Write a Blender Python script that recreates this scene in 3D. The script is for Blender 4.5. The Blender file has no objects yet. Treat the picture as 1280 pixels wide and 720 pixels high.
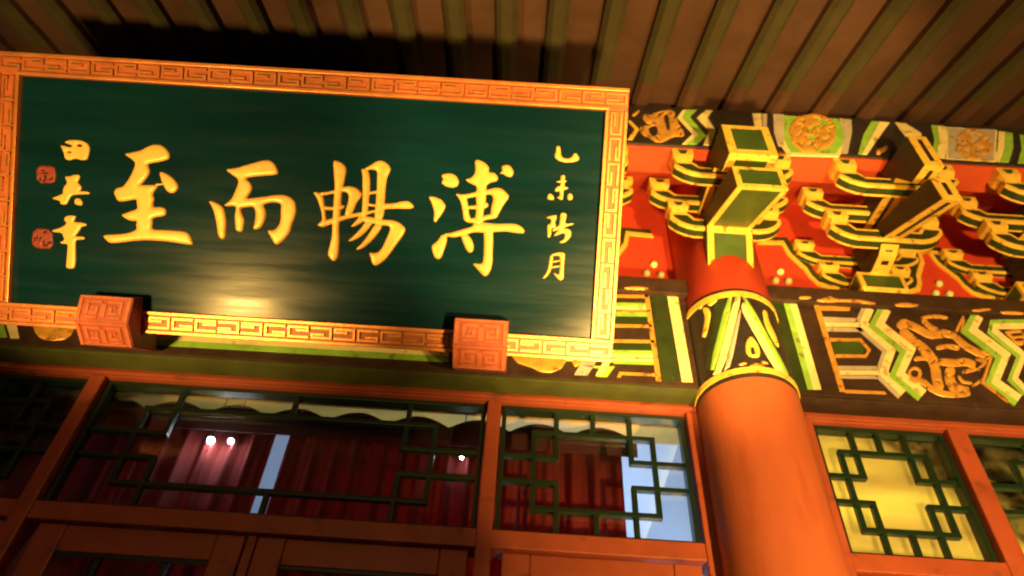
import bpy, bmesh, math, random
import numpy as np
from mathutils import Vector, Matrix
random.seed(7)
S = bpy.context.scene
COL = S.collection
R = math.radians

# ------------------------------------------------------------------ camera
F = 924.0                                   # focal length in photograph pixels (1280 wide)
PITCH, ROLL, YAW = R(46.0), R(4.04), R(-0.7)
CAM = np.array([0.0, -2.2, 1.6])
fw = np.array([math.sin(YAW)*math.cos(PITCH), math.cos(YAW)*math.cos(PITCH), math.sin(PITCH)])
ri = np.array([math.cos(YAW), -math.sin(YAW), 0.0]); up = np.cross(ri, fw)
cr, sr = math.cos(ROLL), math.sin(ROLL)
AX = np.array([cr*ri+sr*up, -sr*ri+cr*up, fw])
cam = bpy.data.cameras.new('camera'); camo = bpy.data.objects.new('camera', cam); COL.objects.link(camo)
m = Matrix.Identity(4)
for i in range(3):
    m[i][0] = AX[0][i]; m[i][1] = AX[1][i]; m[i][2] = -AX[2][i]; m[i][3] = CAM[i]
camo.matrix_world = m
cam.sensor_width = 36; cam.lens = 36*F/1280; cam.clip_start = .02; cam.clip_end = 500
cam.dof.use_dof = True; cam.dof.focus_distance = 2.35; cam.dof.aperture_fstop = 1.4
S.camera = camo
# ------------------------------------------------------------------ sky, exposure
w = bpy.data.worlds.new('World'); S.world = w; w.use_nodes = True
nt = w.node_tree; bg = nt.nodes['Background']
sky = nt.nodes.new('ShaderNodeTexSky'); sky.sky_type = 'NISHITA'; sky.sun_disc = False
sky.sun_elevation = R(-4); sky.sun_rotation = R(200)
nt.links.new(sky.outputs[0], bg.inputs[0]); bg.inputs[1].default_value = 0.06
S.view_settings.view_transform = 'Standard'; S.view_settings.look = 'None'
S.view_settings.exposure = 0.0; S.view_settings.gamma = 1
S.render.engine = 'CYCLES'; S.cycles.filter_width = 2.1
# ------------------------------------------------------------------ floodlights (warm, on short stands under the eaves)
WARM = (1.0, 0.56, 0.135)
FLOODS = [  # x, y, z, target, watts, cone deg, blend
    (0.58, -1.34, 1.93, (0.42, -.60, 4.0), 560, 60, .5),
    (-1.62, -1.42, 1.95, (-1.20, -.62, 4.0), 340, 62, .5),
    (1.45, -2.85, 0.95, (1.42, -.05, 3.60), 1280, 62, .85)]
for i, (x, y, z, t, wt, cone, bl) in enumerate(FLOODS):
    l = bpy.data.lights.new('flood_lamp', 'SPOT'); l.energy = wt; l.color = WARM
    l.spot_size = R(cone); l.spot_blend = bl; l.shadow_soft_size = .08
    o = bpy.data.objects.new('flood_lamp', l); COL.objects.link(o); o.location = (x, y, z)
    o.rotation_euler = (Vector(t)-Vector((x, y, z))).to_track_quat('-Z', 'Y').to_euler()
def point(name, loc, wt, col, rad=.05):
    l = bpy.data.lights.new(name, 'POINT'); l.energy = wt; l.color = col; l.shadow_soft_size = rad
    o = bpy.data.objects.new(name, l); COL.objects.link(o); o.location = loc; return o
point('room_lamp', (.35, 1.5, 2.5), 75, (.55, .72, 1.0), .12)
point('side_room_lamp', (1.65, 1.3, 3.5), 95, (1, .80, .36), .12)
point('side_room_lamp', (2.3, 1.2, 3.5), 100, (1, .80, .36), .12)
point('fill_light', (-1.5, -8.5, 3.6), 270, (1, .55, .20), .16)  # frontal fill light added behind the viewer to lift doors and rails

# ------------------------------------------------------------------ pixel helpers
def ray(x, y): return AX.T @ np.array([x-640.0, 360.0-y, F])
def P(x, y, Y):
    d = ray(x, y); return CAM + d*((Y-CAM[1])/d[1])
def PP(poly, Y): return [tuple(P(x, y, Y)) for x, y in poly]
def Z(poly, ox, oy, k): return [(ox+x/k, oy+y/k) for x, y in poly]

# ------------------------------------------------------------------ materials
MATS = {}
def mat(name, col, rough=.5, metal=0., var=.18, scale=6., bump=.15, bscale=40., coat=0., stretch=(1, 1, 1), wear=None):
    mt = bpy.data.materials.new(name); mt.use_nodes = True; n = mt.node_tree; b = n.nodes['Principled BSDF']
    tc = n.nodes.new('ShaderNodeTexCoord'); mp = n.nodes.new('ShaderNodeMapping'); mp.inputs['Scale'].default_value = stretch
    n.links.new(tc.outputs['Object'], mp.inputs[0])
    nz = n.nodes.new('ShaderNodeTexNoise'); nz.inputs['Scale'].default_value = scale; nz.inputs['Detail'].default_value = 6
    nz.inputs['Roughness'].default_value = .65
    n.links.new(mp.outputs[0], nz.inputs['Vector'])
    rp = n.nodes.new('ShaderNodeValToRGB'); e = rp.color_ramp.elements
    e[0].position = .28; e[1].position = .72
    e[0].color = tuple(c*(1-var) for c in col)+(1,); e[1].color = tuple(min(1, c*(1+var)) for c in col)+(1,)
    n.links.new(nz.outputs[0], rp.inputs[0])
    out = rp.outputs[0]
    if wear:
        nw = n.nodes.new('ShaderNodeTexNoise'); nw.inputs['Scale'].default_value = wear[1]; nw.inputs['Detail'].default_value = 8
        n.links.new(mp.outputs[0], nw.inputs['Vector'])
        r2 = n.nodes.new('ShaderNodeValToRGB'); r2.color_ramp.elements[0].position = wear[2]; r2.color_ramp.elements[1].position = wear[2]+.08
        n.links.new(nw.outputs[0], r2.inputs[0])
        mx = n.nodes.new('ShaderNodeMixRGB'); mx.inputs[2].default_value = tuple(wear[0])+(1,)
        n.links.new(r2.outputs[0], mx.inputs[0]); n.links.new(out, mx.inputs[1]); out = mx.outputs[0]
    n.links.new(out, b.inputs['Base Color'])
    b.inputs['Metallic'].default_value = metal
    rr = n.nodes.new('ShaderNodeMapRange'); rr.inputs[3].default_value = rough*.8; rr.inputs[4].default_value = min(1, rough*1.25)
    n.links.new(nz.outputs[0], rr.inputs[0]); n.links.new(rr.outputs[0], b.inputs['Roughness'])
    if coat: b.inputs['Coat Weight'].default_value = coat; b.inputs['Coat Roughness'].default_value = .15
    if bump:
        nb = n.nodes.new('ShaderNodeTexNoise'); nb.inputs['Scale'].default_value = bscale; nb.inputs['Detail'].default_value = 4
        n.links.new(mp.outputs[0], nb.inputs['Vector'])
        bp = n.nodes.new('ShaderNodeBump'); bp.inputs['Strength'].default_value = bump; bp.inputs['Distance'].default_value = .004
        n.links.new(nb.outputs[0], bp.inputs['Height']); n.links.new(bp.outputs[0], b.inputs['Normal'])
    MATS[name] = mt; return mt
mat('red_lacquer', (.38, .098, .042), .42, var=.10, scale=6, bump=.22, bscale=45, stretch=(1.6, 1.6, .5), wear=((.33, .08, .035), 7, .60))
mat('red_wood', (.29, .062, .028), .45, var=.2, scale=7, bump=.18, bscale=70, stretch=(1, 1, 1), wear=((.17,.045,.025), 11, .60))
mat('red_board', (0.54, 0.052, 0.026), .5, var=.12, scale=4, bump=.12, wear=((.46,.05,.028), 8, .62))
mat('red_fang', (.42, .06, .022), .5, var=.16, scale=5, bump=.15)
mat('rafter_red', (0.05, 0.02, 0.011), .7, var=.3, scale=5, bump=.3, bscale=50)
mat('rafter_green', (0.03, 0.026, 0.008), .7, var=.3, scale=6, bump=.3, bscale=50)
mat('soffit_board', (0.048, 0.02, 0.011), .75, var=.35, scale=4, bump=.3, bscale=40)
mat('dark_paint', (0.02, 0.016, 0.016), .55, var=.4, scale=14, wear=((.07,.045,.025), 30, .66))
mat('brown_paint', (0.035, 0.018, 0.013), .55, var=.4, scale=14, wear=((.09,.05,.025), 30, .66))
mat('dark_green', (0.02, 0.038, 0.009), .5, var=.3, scale=12, wear=((.07,.05,.02), 30, .64))
mat('mid_green', (0.036, 0.078, 0.014), .5, var=.25, scale=12, wear=((.10,.08,.03), 26, .66))
mat('underside_olive', (.050, .062, .014), .55, var=.3, scale=8, bump=.2)
mat('light_green', (0.25, 0.5, 0.07), .5, var=.25, scale=14, wear=((.16,.22,.05), 24, .60))
mat('cream', (0.78, 0.68, 0.34), .5, var=.15, scale=14, wear=((.48,.34,.14), 26, .60))
mat('pale_grey', (0.42, 0.38, 0.34), .55, var=.2, scale=14, wear=((.25,.2,.14), 26, .60))
mat('gold', (0.66, 0.35, 0.07), .42, metal=.25, var=.25, scale=18, bump=.3, bscale=60, wear=((.26,.11,.03), 34, .58))
mat('gold_trim', (.86, .57, .095), .4, metal=.15, var=.22, scale=16, bump=.25, bscale=60, wear=((.34,.17,.04), 30, .60))
mat('gold_letter', (.70, .42, .10), .42, metal=.15, var=.14, scale=12, bump=.2, bscale=50)
mat('plaque_green', (.0018, .018, .026), .24, var=.3, scale=2.2, bump=.14, bscale=3.2, stretch=(.6, 4, 4))
mat('frame_gold', (0.62, 0.245, 0.08), .40, metal=.7, var=.18, scale=14, bump=.2, bscale=60)
mat('frame_red', (.34, .085, .025), .5, var=.25, scale=16, bump=.25)
mat('block_red', (0.29, 0.06, 0.032), .5, var=.25, scale=20, bump=.35, bscale=60)
mat('block_relief', (0.36, 0.105, 0.052), .5, var=.25, scale=20, bump=.3, bscale=60)
mat('seal_red', (.17, .020, .014), .5, var=.3, scale=40, bump=.4, bscale=120)
mat('lattice_green', (0.0045, 0.02, 0.009), .4, var=.25, scale=20)
mat('shade_black', (.010, .010, .010), .5, var=.3, scale=20)  # shade put into the colour: bracket arm sides, foot of the windows
mat('curtain', (.30, .032, .028), .8, var=.25, scale=3, bump=.2, bscale=200)
mat('valance', (.055, .010, .014), .8, var=.25, scale=3, bump=.2, bscale=200)
mat('room_paint', (.62, .66, .72), .8, var=.06, scale=2)
mat('ochre_beam', (.85, .50, .06), .6, var=.2, scale=6)
mat('stone', (.20, .19, .18), .8, var=.25, scale=4, bump=.4)
mat('tile_grey', (.10, .10, .10), .8, var=.25, scale=4, bump=.4)
mat('pearl', (.55, .60, .30), .4, var=.1, scale=20)
mat('lamp_metal', (.03, .03, .03), .4, metal=.6)
n = MATS['curtain'].node_tree; out_ = n.nodes['Material Output']; pb = n.nodes['Principled BSDF']   # thin cloth: some light comes through
tl = n.nodes.new('ShaderNodeBsdfTranslucent'); tl.inputs[0].default_value = (.42, .045, .03, 1); mx = n.nodes.new('ShaderNodeMixShader'); mx.inputs[0].default_value = .5
n.links.new(pb.outputs[0], mx.inputs[1]); n.links.new(tl.outputs[0], mx.inputs[2]); n.links.new(mx.outputs[0], out_.inputs[0])
# mottled paper blind, lit from the room behind
bm_ = bpy.data.materials.new('paper_blind'); bm_.use_nodes = True; n = bm_.node_tree; n.nodes.remove(n.nodes['Principled BSDF'])
tr = n.nodes.new('ShaderNodeBsdfTranslucent'); df = n.nodes.new('ShaderNodeBsdfDiffuse'); mx = n.nodes.new('ShaderNodeMixShader'); mx.inputs[0].default_value = .35
tc = n.nodes.new('ShaderNodeTexCoord'); mp = n.nodes.new('ShaderNodeMapping'); mp.inputs['Scale'].default_value = (1.1, 1, 6); mp.inputs['Location'].default_value = (3.3, 0, 1.7)
nz = n.nodes.new('ShaderNodeTexNoise'); nz.inputs['Scale'].default_value = 1.25; nz.inputs['Detail'].default_value = 5
rp = n.nodes.new('ShaderNodeValToRGB'); rp.color_ramp.elements[0].position = .36; rp.color_ramp.elements[1].position = .62
rp.color_ramp.elements[0].color = (.54, .43, .20, 1); rp.color_ramp.elements[1].color = (.82, .72, .30, 1)
n.links.new(tc.outputs['Object'], mp.inputs[0]); n.links.new(mp.outputs[0], nz.inputs[0]); n.links.new(nz.outputs[0], rp.inputs[0])
n.links.new(rp.outputs[0], tr.inputs[0]); n.links.new(rp.outputs[0], df.inputs[0])
n.links.new(tr.outputs[0], mx.inputs[1]); n.links.new(df.outputs[0], mx.inputs[2]); n.links.new(mx.outputs[0], n.nodes['Material Output'].inputs[0])
MATS['paper_blind'] = bm_
n = MATS['plaque_green'].node_tree; pb = n.nodes['Principled BSDF']
tc = n.nodes.new('ShaderNodeTexCoord'); mp = n.nodes.new('ShaderNodeMapping'); mp.inputs['Scale'].default_value = (2.2, 26, 26); st = n.nodes.new('ShaderNodeTexNoise'); st.inputs['Scale'].default_value = 1.0; st.inputs['Detail'].default_value = 5
mr = n.nodes.new('ShaderNodeMapRange'); mr.inputs[1].default_value = .38; mr.inputs[2].default_value = .66; mr.inputs[3].default_value = .20; mr.inputs[4].default_value = .31
n.links.new(tc.outputs['Object'], mp.inputs[0]); n.links.new(mp.outputs[0], st.inputs['Vector']); n.links.new(st.outputs[0], mr.inputs[0]); n.links.new(mr.outputs[0], pb.inputs['Roughness'])
MATS['plaque_green'].node_tree.nodes['Principled BSDF'].inputs['Specular IOR Level'].default_value = .12
# window glass: clear with a faint reflection
gm = bpy.data.materials.new('glass'); gm.use_nodes = True; n = gm.node_tree; n.nodes.remove(n.nodes['Principled BSDF'])
tr = n.nodes.new('ShaderNodeBsdfTransparent'); tr.inputs[0].default_value = (.93, .95, .95, 1)
gl = n.nodes.new('ShaderNodeBsdfGlossy'); gl.inputs['Roughness'].default_value = .06
sn = n.nodes.new('ShaderNodeTexNoise'); sn.inputs['Scale'].default_value = 7; sn.inputs['Detail'].default_value = 7; sr_ = n.nodes.new('ShaderNodeMapRange'); sr_.inputs[1].default_value = .4; sr_.inputs[2].default_value = .75; sr_.inputs[3].default_value = .02; sr_.inputs[4].default_value = .3
n.links.new(sn.outputs[0], sr_.inputs[0]); n.links.new(sr_.outputs[0], gl.inputs['Roughness'])
fr = n.nodes.new('ShaderNodeFresnel'); fr.inputs[0].default_value = 1.45
mx = n.nodes.new('ShaderNodeMixShader')
n.links.new(fr.outputs[0], mx.inputs[0]); n.links.new(tr.outputs[0], mx.inputs[1]); n.links.new(gl.outputs[0], mx.inputs[2])
n.links.new(mx.outputs[0], n.nodes['Material Output'].inputs[0]); MATS['glass'] = gm
em = bpy.data.materials.new('bulb_white'); em.use_nodes = True; b = em.node_tree.nodes['Principled BSDF']
b.inputs['Emission Color'].default_value = (.85, .93, 1, 1); b.inputs['Emission Strength'].default_value = 110; MATS['bulb_white'] = em
em = bpy.data.materials.new('flood_glass'); em.use_nodes = True; b = em.node_tree.nodes['Principled BSDF']
b.inputs['Emission Color'].default_value = WARM+(1,); b.inputs['Emission Strength'].default_value = 12; MATS['flood_glass'] = em

# ------------------------------------------------------------------ object helpers
def link(name, me, mt, parent=None, loc=None):
    o = bpy.data.objects.new(name, me); COL.objects.link(o)
    if isinstance(mt, str): mt = [mt]
    for q in mt:
        if not o.data.materials or len(o.data.materials) < len(mt): o.data.materials.append(MATS[q])
    if parent: o.parent = parent
    if loc is not None: o.location = loc
    return o
def tag(o, label=None, cat=None, group=None, kind=None):
    if label: o['label'] = label
    if cat: o['category'] = cat
    if group: o['group'] = group
    if kind: o['kind'] = kind
    return o
def thing(name, label, cat, loc=(0, 0, 0), group=None):
    o = bpy.data.objects.new(name, None); COL.objects.link(o); o.location = loc; o.empty_display_size = .1
    return tag(o, label, cat, group)
def fin(bm, name, bevel=0, smooth=False):
    bmesh.ops.recalc_face_normals(bm, faces=bm.faces[:])
    if bevel:
        bmesh.ops.bevel(bm, geom=[e for e in bm.edges if e.is_manifold and e.calc_face_angle(0) > .5], offset=bevel, segments=2, profile=.6, affect='EDGES')
    me = bpy.data.meshes.new(name); bm.to_mesh(me); bm.free()
    if smooth:
        for p in me.polygons: p.use_smooth = True
    return me
def bx(bm, x0, x1, y0, y1, z0, z1):
    vs = [bm.verts.new(c) for c in ((x0, y0, z0), (x1, y0, z0), (x1, y1, z0), (x0, y1, z0), (x0, y0, z1), (x1, y0, z1), (x1, y1, z1), (x0, y1, z1))]
    for f in ((0, 1, 2, 3), (4, 5, 6, 7), (0, 1, 5, 4), (1, 2, 6, 5), (2, 3, 7, 6), (3, 0, 4, 7)): bm.faces.new([vs[i] for i in f])
def box(name, x0, x1, y0, y1, z0, z1, mt, parent=None, bevel=.004):
    bm = bmesh.new(); bx(bm, x0, x1, y0, y1, z0, z1); return link(name, fin(bm, name, bevel), mt, parent)
def prism(bm, pts, d):
    """closed prism from 3D polygon pts, extruded by vector d"""
    a = [bm.verts.new(p) for p in pts]; b = [bm.verts.new(tuple(np.array(p)+np.array(d))) for p in pts]
    n = len(a); bm.faces.new(a); bm.faces.new(b[::-1])
    for i in range(n): bm.faces.new((a[i], a[(i+1) % n], b[(i+1) % n], b[i]))
def xprism(name, yz, x0, x1, mt, parent=None, bevel=.003):
    bm = bmesh.new(); prism(bm, [(x0, y, z) for y, z in yz], (x1-x0, 0, 0)); return link(name, fin(bm, name, bevel), mt, parent)
def paint(name, polys, Y, mt, parent, t=.003, back=.004):
    """painted relief: each pixel polygon laid on the plane y=Y, t proud of it"""
    out = []
    for poly in polys:
        bm = bmesh.new(); prism(bm, PP(poly, Y+back), (0, -(t+back), 0)); out.append(link(name, fin(bm, name), mt, parent))
    return out
def reliefs(name, polys, *a, **k): return [relief(name, [p], *a, **k) for p in polys]
def nicks(poly, n, seed, ln=9, wd=1.2):
    """short curved gaps scattered over an ornament"""
    rnd = random.Random(seed); q = np.array(poly); x0, y0 = q.min(0); x1, y1 = q.max(0); hs = []
    for _ in range(n):
        x, y = rnd.uniform(x0, x1), rnd.uniform(y0, y1); a = rnd.uniform(0, 6.28); l = ln*rnd.uniform(.4, 1)
        dx, dy = math.cos(a)*l/2, math.sin(a)*l/2; b = rnd.uniform(-.4, .4)
        hs.append(band([(x-dx, y-dy), (x-dy*b, y+dx*b), (x+dx, y+dy)], wd*rnd.uniform(.7, 1.3)))
    return hs
def band(path, wd, side=0.):
    """pixel polyline -> polygon of width wd (offset sideways by side)"""
    p = [np.array(q, float) for q in path]; L, Rr = [], []
    for i in range(len(p)):
        if i == 0: d = p[1]-p[0]
        elif i == len(p)-1: d = p[-1]-p[-2]
        else:
            a = (p[i]-p[i-1])/np.linalg.norm(p[i]-p[i-1]); c = (p[i+1]-p[i])/np.linalg.norm(p[i+1]-p[i]); d = a+c
        d = d/np.linalg.norm(d); nn = np.array([-d[1], d[0]])
        sc = 1.0
        if 0 < i < len(p)-1:
            a = (p[i]-p[i-1])/np.linalg.norm(p[i]-p[i-1]); sc = 1/max(.45, abs(a[0]*d[0]+a[1]*d[1]))
        L.append(tuple(p[i]+nn*(side+wd/2)*sc)); Rr.append(tuple(p[i]+nn*(side-wd/2)*sc))
    return L+Rr[::-1]
def mirror_paint(o, xm):
    c = o.copy(); c.data = o.data.copy(); COL.objects.link(c); c.parent = o.parent
    for v in c.data.vertices: v.co.x = 2*xm-v.co.x
    c.data.flip_normals(); return c

# raised relief from pixel outlines (brush strokes, scrolls): signed distance on a grid + marching squares
def chaikin(p, n=1):
    for _ in range(n):
        q = []
        for i in range(len(p)):
            a, b = np.array(p[i]), np.array(p[(i+1) % len(p)]); q += [tuple(.78*a+.22*b), tuple(.22*a+.78*b)]
        p = q
    return p
def sdf(px, py, poly):
    p = np.array(poly, float); d = np.full(px.shape, 1e9); ins = np.zeros(px.shape, bool)
    for i in range(len(p)):
        a, b = p[i], p[(i+1) % len(p)]; e = b-a; L = e@e
        if L < 1e-9: continue
        t = np.clip(((px-a[0])*e[0]+(py-a[1])*e[1])/L, 0, 1)
        d = np.minimum(d, (px-a[0]-t*e[0])**2+(py-a[1]-t*e[1])**2)
        c = ((a[1] > py) != (b[1] > py))
        if abs(e[1]) > 1e-9: ins ^= c & (px < e[0]*(py-a[1])/e[1]+a[0])
    d = np.sqrt(d); return np.where(ins, d, -d)
def relief(name, polys, mapper, h, mt, parent, g=.9, soft=1.6, holes=(), sm=1, blur=1):
    polys = [chaikin(p, sm) if sm else p for p in polys]
    al = np.array([q for p in polys for q in p]); x0, y0 = al.min(0)-3; x1, y1 = al.max(0)+3
    xs = np.arange(x0, x1, g); ys = np.arange(y0, y1, g); gx, gy = np.meshgrid(xs, ys)
    f = np.full(gx.shape, -1e9)
    for p in polys: f = np.maximum(f, sdf(gx, gy, p))
    for p in holes: f = np.minimum(f, -sdf(gx, gy, chaikin(p, 1)))
    f = np.maximum(f, -6)
    for _ in range(blur):
        q = np.pad(f, 1, mode='edge'); f = .5*f+.125*(q[:-2, 1:-1]+q[2:, 1:-1]+q[1:-1, :-2]+q[1:-1, 2:])
    f[np.abs(f) < 1e-4] = 1e-4
    verts, vid, faces = [], {}, []
    def gv(j, i):
        k = (j, i)
        if k not in vid:
            vid[k] = len(verts); verts.append(mapper(xs[i], ys[j], h*(1-math.exp(-f[j, i]/soft))))
        return vid[k]
    def ev(j, i, j2, i2):
        k = (j, i, j2, i2) if (j, i) < (j2, i2) else (j2, i2, j, i)
        if k not in vid:
            t = f[j, i]/(f[j, i]-f[j2, i2]); vid[k] = len(verts)
            verts.append(mapper(xs[i]+t*(xs[i2]-xs[i]), ys[j]+t*(ys[j2]-ys[j]), -.001))
        return vid[k]
    pos = f > 0; anyp = pos[:-1, :-1] | pos[1:, :-1] | pos[:-1, 1:] | pos[1:, 1:]
    for j, i in zip(*np.nonzero(anyp)):
        cs = [(j, i), (j, i+1), (j+1, i+1), (j+1, i)]; poly = []
        for k in range(4):
            a, b = cs[k], cs[(k+1) % 4]
            if pos[a]: poly.append(gv(*a))
            if pos[a] != pos[b]: poly.append(ev(*a, *b))
        if len(poly) >= 3: faces.append(poly)
    me = bpy.data.meshes.new(name); me.from_pydata([tuple(v) for v in verts], [], faces)
    bm = bmesh.new(); bm.from_mesh(me); bmesh.ops.recalc_face_normals(bm, faces=bm.faces[:])
    bm.to_mesh(me); bm.free()
    for p in me.polygons: p.use_smooth = True
    return link(name, me, mt, parent)
def circle(cx, cy, rx, ry=None, n=28):
    ry = ry or rx
    return [(cx+rx*math.cos(2*math.pi*i/n), cy+ry*math.sin(2*math.pi*i/n)) for i in range(n)]

# ================================================================== SETTING
XC, YC, RC = .856, -.06, .18               # column
SP = .68                                   # bracket spacing
YB, YP = -.10, -.125                       # faces of painted beam and of plate beam
ZB0, ZB1, ZP0, ZP1 = 3.315, 3.765, 3.78, 3.862
XL = -2.316                                # next column to the left
XR = XC+4*SP
bm = bmesh.new(); bx(bm, -60, 60, -60, 60, -.3, 0)
tag(link('ground', fin(bm, 'ground'), 'stone'), kind='structure')
bm = bmesh.new()
bx(bm, XL-1.2, XR+1.2, 3.2, 3.3, 0, 3.9)
tag(link('room_back_wall', fin(bm, 'w'), 'room_paint'), kind='structure')
bm = bmesh.new(); bx(bm, XC-.04, XC+.04, .10, 3.19, 0, 3.68)
tag(link('room_partition_wall', fin(bm, 'w'), 'room_paint'), kind='structure')
bm = bmesh.new(); bx(bm, XL-1.2, XR+1.2, .08, 3.19, 3.70, 3.80)
tag(link('room_ceiling', fin(bm, 'w'), 'room_paint'), kind='structure')
bm = bmesh.new(); bx(bm, XL-1.2, XL-1.1, .10, 3.19, 0, 3.68); bx(bm, XR+1.1, XR+1.2, .10, 3.19, 0, 3.68)
tag(link('room_end_wall', fin(bm, 'w'), 'room_paint'), kind='structure')

# ------------------------------------------------------------------ eaves: soffit boards and rafters
A0 = R(27); YE, ZE = -.49, 4.615
def slope(y, dn=0.):   # point on the rafters' underside line, dn above it
    return ZE+(y-YE)*math.tan(A0)+dn
eave = thing('roof_eave', 'red and green rafters under the dark sloping roof eave', 'roof eave')
RH, RW, RP = .055, .080, .2045
xb, yb = P(1016, 144, YE)[0], -1.75
n0 = int((XL-1.2-xb)/RP)
proto = None
for k in range(n0, int((XR+1.2-xb)/RP)+1):
    if proto is None:
        bm = bmesh.new()
        L = lambda y, dn, x: (x, y, slope(y, dn))
        ysec = [.05, -.64, -1.0, yb]
        prof = [(0, RH+.01), (0, .02), (.02, 0), (RW-.02, 0), (RW, .02), (RW, RH+.01)]
        rings = [[bm.verts.new(L(y, dn, x)) for x, dn in prof] for y in ysec]
        for s in range(3):
            for q in range(6):
                f = bm.faces.new((rings[s][q], rings[s][(q+1) % 6], rings[s+1][(q+1) % 6], rings[s+1][q]))
                f.material_index = 1 if (s > 0 and q in (1, 2, 3)) else 0
        bm.faces.new(rings[0]); bm.faces.new(rings[-1])
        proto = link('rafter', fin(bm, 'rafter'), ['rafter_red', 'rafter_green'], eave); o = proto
    else:
        o = proto.copy(); COL.objects.link(o)
    o.location = (xb+k*RP+random.uniform(-.005, .005), 0, random.uniform(-.003, .003))
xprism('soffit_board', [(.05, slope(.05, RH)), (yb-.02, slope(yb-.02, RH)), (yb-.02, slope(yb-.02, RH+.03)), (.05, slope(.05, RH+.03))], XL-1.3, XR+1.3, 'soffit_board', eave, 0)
xprism('roof_tile_bed', [(.5, slope(.5, RH+.05)), (yb-.1, slope(yb-.1, RH+.05)), (yb-.1, slope(yb-.1, RH+.2)), (.5, slope(.5, RH+.2))], XL-1.3, XR+1.3, 'tile_grey', eave, 0)

# ------------------------------------------------------------------ eave purlin strip with its painting
YS, ZS0, ZS1 = -.49, 4.298, 4.612
pur = thing('eave_purlin', 'long painted eave purlin with medallions and green chevrons under the rafters', 'painted beam')
box('purlin_beam', XL-1.2, XR+1.2, YS, YS+.12, ZS0, ZS1, 'dark_paint', pur)
box('purlin_underside', XL-1.2, XR+1.2, YS+.006, YS+.135, ZS0-.014, ZS0-.001, 'red_fang', pur, .002)
za = lambda p: Z(p, 760, 100, 4.923)
zb = lambda p: Z(p, 1000, 100, 4.571)
sg = [za([(480,190),(545,190),(500,235),(600,350),(545,402),(480,402),(555,345),(455,240)]), zb([(405,243),(450,246),(350,430),(330,428),(360,320)]),
      zb([(745,265),(780,268),(790,350),(770,450),(740,450),(765,350)]), zb([(1170,305),(1210,310),(1215,390),(1190,478),(1140,475),(1165,400)]), zb([(1250,320),(1290,325),(1290,485),(1240,480),(1262,400)])]
sc = [za([(455,196),(478,190),(453,240),(553,345),(478,402),(455,402),(520,340),(425,240)]), za([(600,195),(640,195),(610,240),(660,320),(630,410),(585,405),(620,320),(545,240)]),
      za([(885,215),(940,215),(945,300),(900,290)]), zb([(452,246),(510,250),(480,290),(380,432),(352,430)]), zb([(540,250),(600,255),(690,312),(690,330),(600,330),(560,280)]),
      zb([(782,268),(830,275),(838,350),(825,455),(772,450),(792,350)]), zb([(1130,300),(1168,305),(1163,400),(1138,475),(1100,470),(1125,400)])]
sp = [za([(948,215),(975,216),(975,300),(950,300)]), za([(1015,215),(1080,220),(1080,418),(1045,412),(1020,330)]), zb([(225,225),(290,235),(295,300),(270,425),(228,425),(255,330)]), zb([(842,280),(1112,290),(1100,470),(842,455)])]
paint('medallion_border', [[(966,145),(1064,151),(1061,182),(1048,197),(984,195),(972,178)], zb([(836,274),(1124,292),(1112,475),(832,457)])], YS, 'cream', pur, .0015)
lens = [[(976,146),(1058,151),(1056,178),(1044,194),(988,192),(979,175)]]
gold1 = [za([(120,260),(135,255),(190,310),(150,375),(120,372),(165,312)])]
def med(cx, cy, r, seed):
    rnd = random.Random(seed)
    base = circle(cx, cy, r, r*.86, 26)
    base = [(cx+(x-cx)*(1+rnd.uniform(-.10, .06)), cy+(y-cy)*(1+rnd.uniform(-.10, .06))) for x, y in base]
    hs = []
    for k in range(9):
        a = rnd.uniform(0, 6.28); rr = r*rnd.uniform(.15, .75); x, y = cx+rr*math.cos(a), cy+rr*math.sin(a)*.8; b = rnd.uniform(0, 6.28); l = r*rnd.uniform(.12, .26)
        hs.append(band([(x-l*math.cos(b), y-l*math.sin(b)*.5), (x+l*.2, y+l*.2), (x+l*math.cos(b), y+l*math.sin(b)*.5)], 2.0))
    return base, hs
def flat(Y):
    return lambda x, y, h: P(x, y, Y)+np.array([0, -h, 0])
paint('green_band', sg, YS, 'light_green', pur); paint('cream_band', sc, YS, 'cream', pur, .0035); paint('grey_band', sp, YS, 'pale_grey', pur, .0025)
paint('medallion_ground', lens, YS, 'light_green', pur, .002)
paint('gold_line', gold1, YS, 'gold_trim', pur)
for cx, cy, r, sd in ((1016, 166, 30, 3), (1217, 181, 24, 5)):
    b_, h_ = med(cx, cy, r, sd); relief('gold_medallion', [b_], flat(YS-.002), .005, 'gold', pur, .6, 1.1, h_+nicks(b_, 26, sd, 9, 1.0))
relief('gold_cloud', [za([(190,290),(240,275),(215,240),(200,215),(290,200),(370,180),(410,190),(430,260),(470,320),(470,350),(400,350),(340,385),(290,385),(250,355),(210,340)])],
       flat(YS), .005, 'gold', pur, .6, 1.1, nicks([(800,138),(855,175)], 16, 4, 9, 1.1)+[za([(250,290),(300,280),(305,330),(280,350),(255,325)]), za([(340,215),(370,210),(380,300),(365,310)])])
reliefs('gold_scroll', [zb([(430,400),(500,368),(500,400),(440,435)]), za([(140,215),(190,180),(200,190),(160,230)])], flat(YS), .008, 'gold', pur)
for o in [c for c in pur.children if not c.name.startswith('purlin_')]: mirror_paint(o, XC+2*SP+.02)

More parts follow.
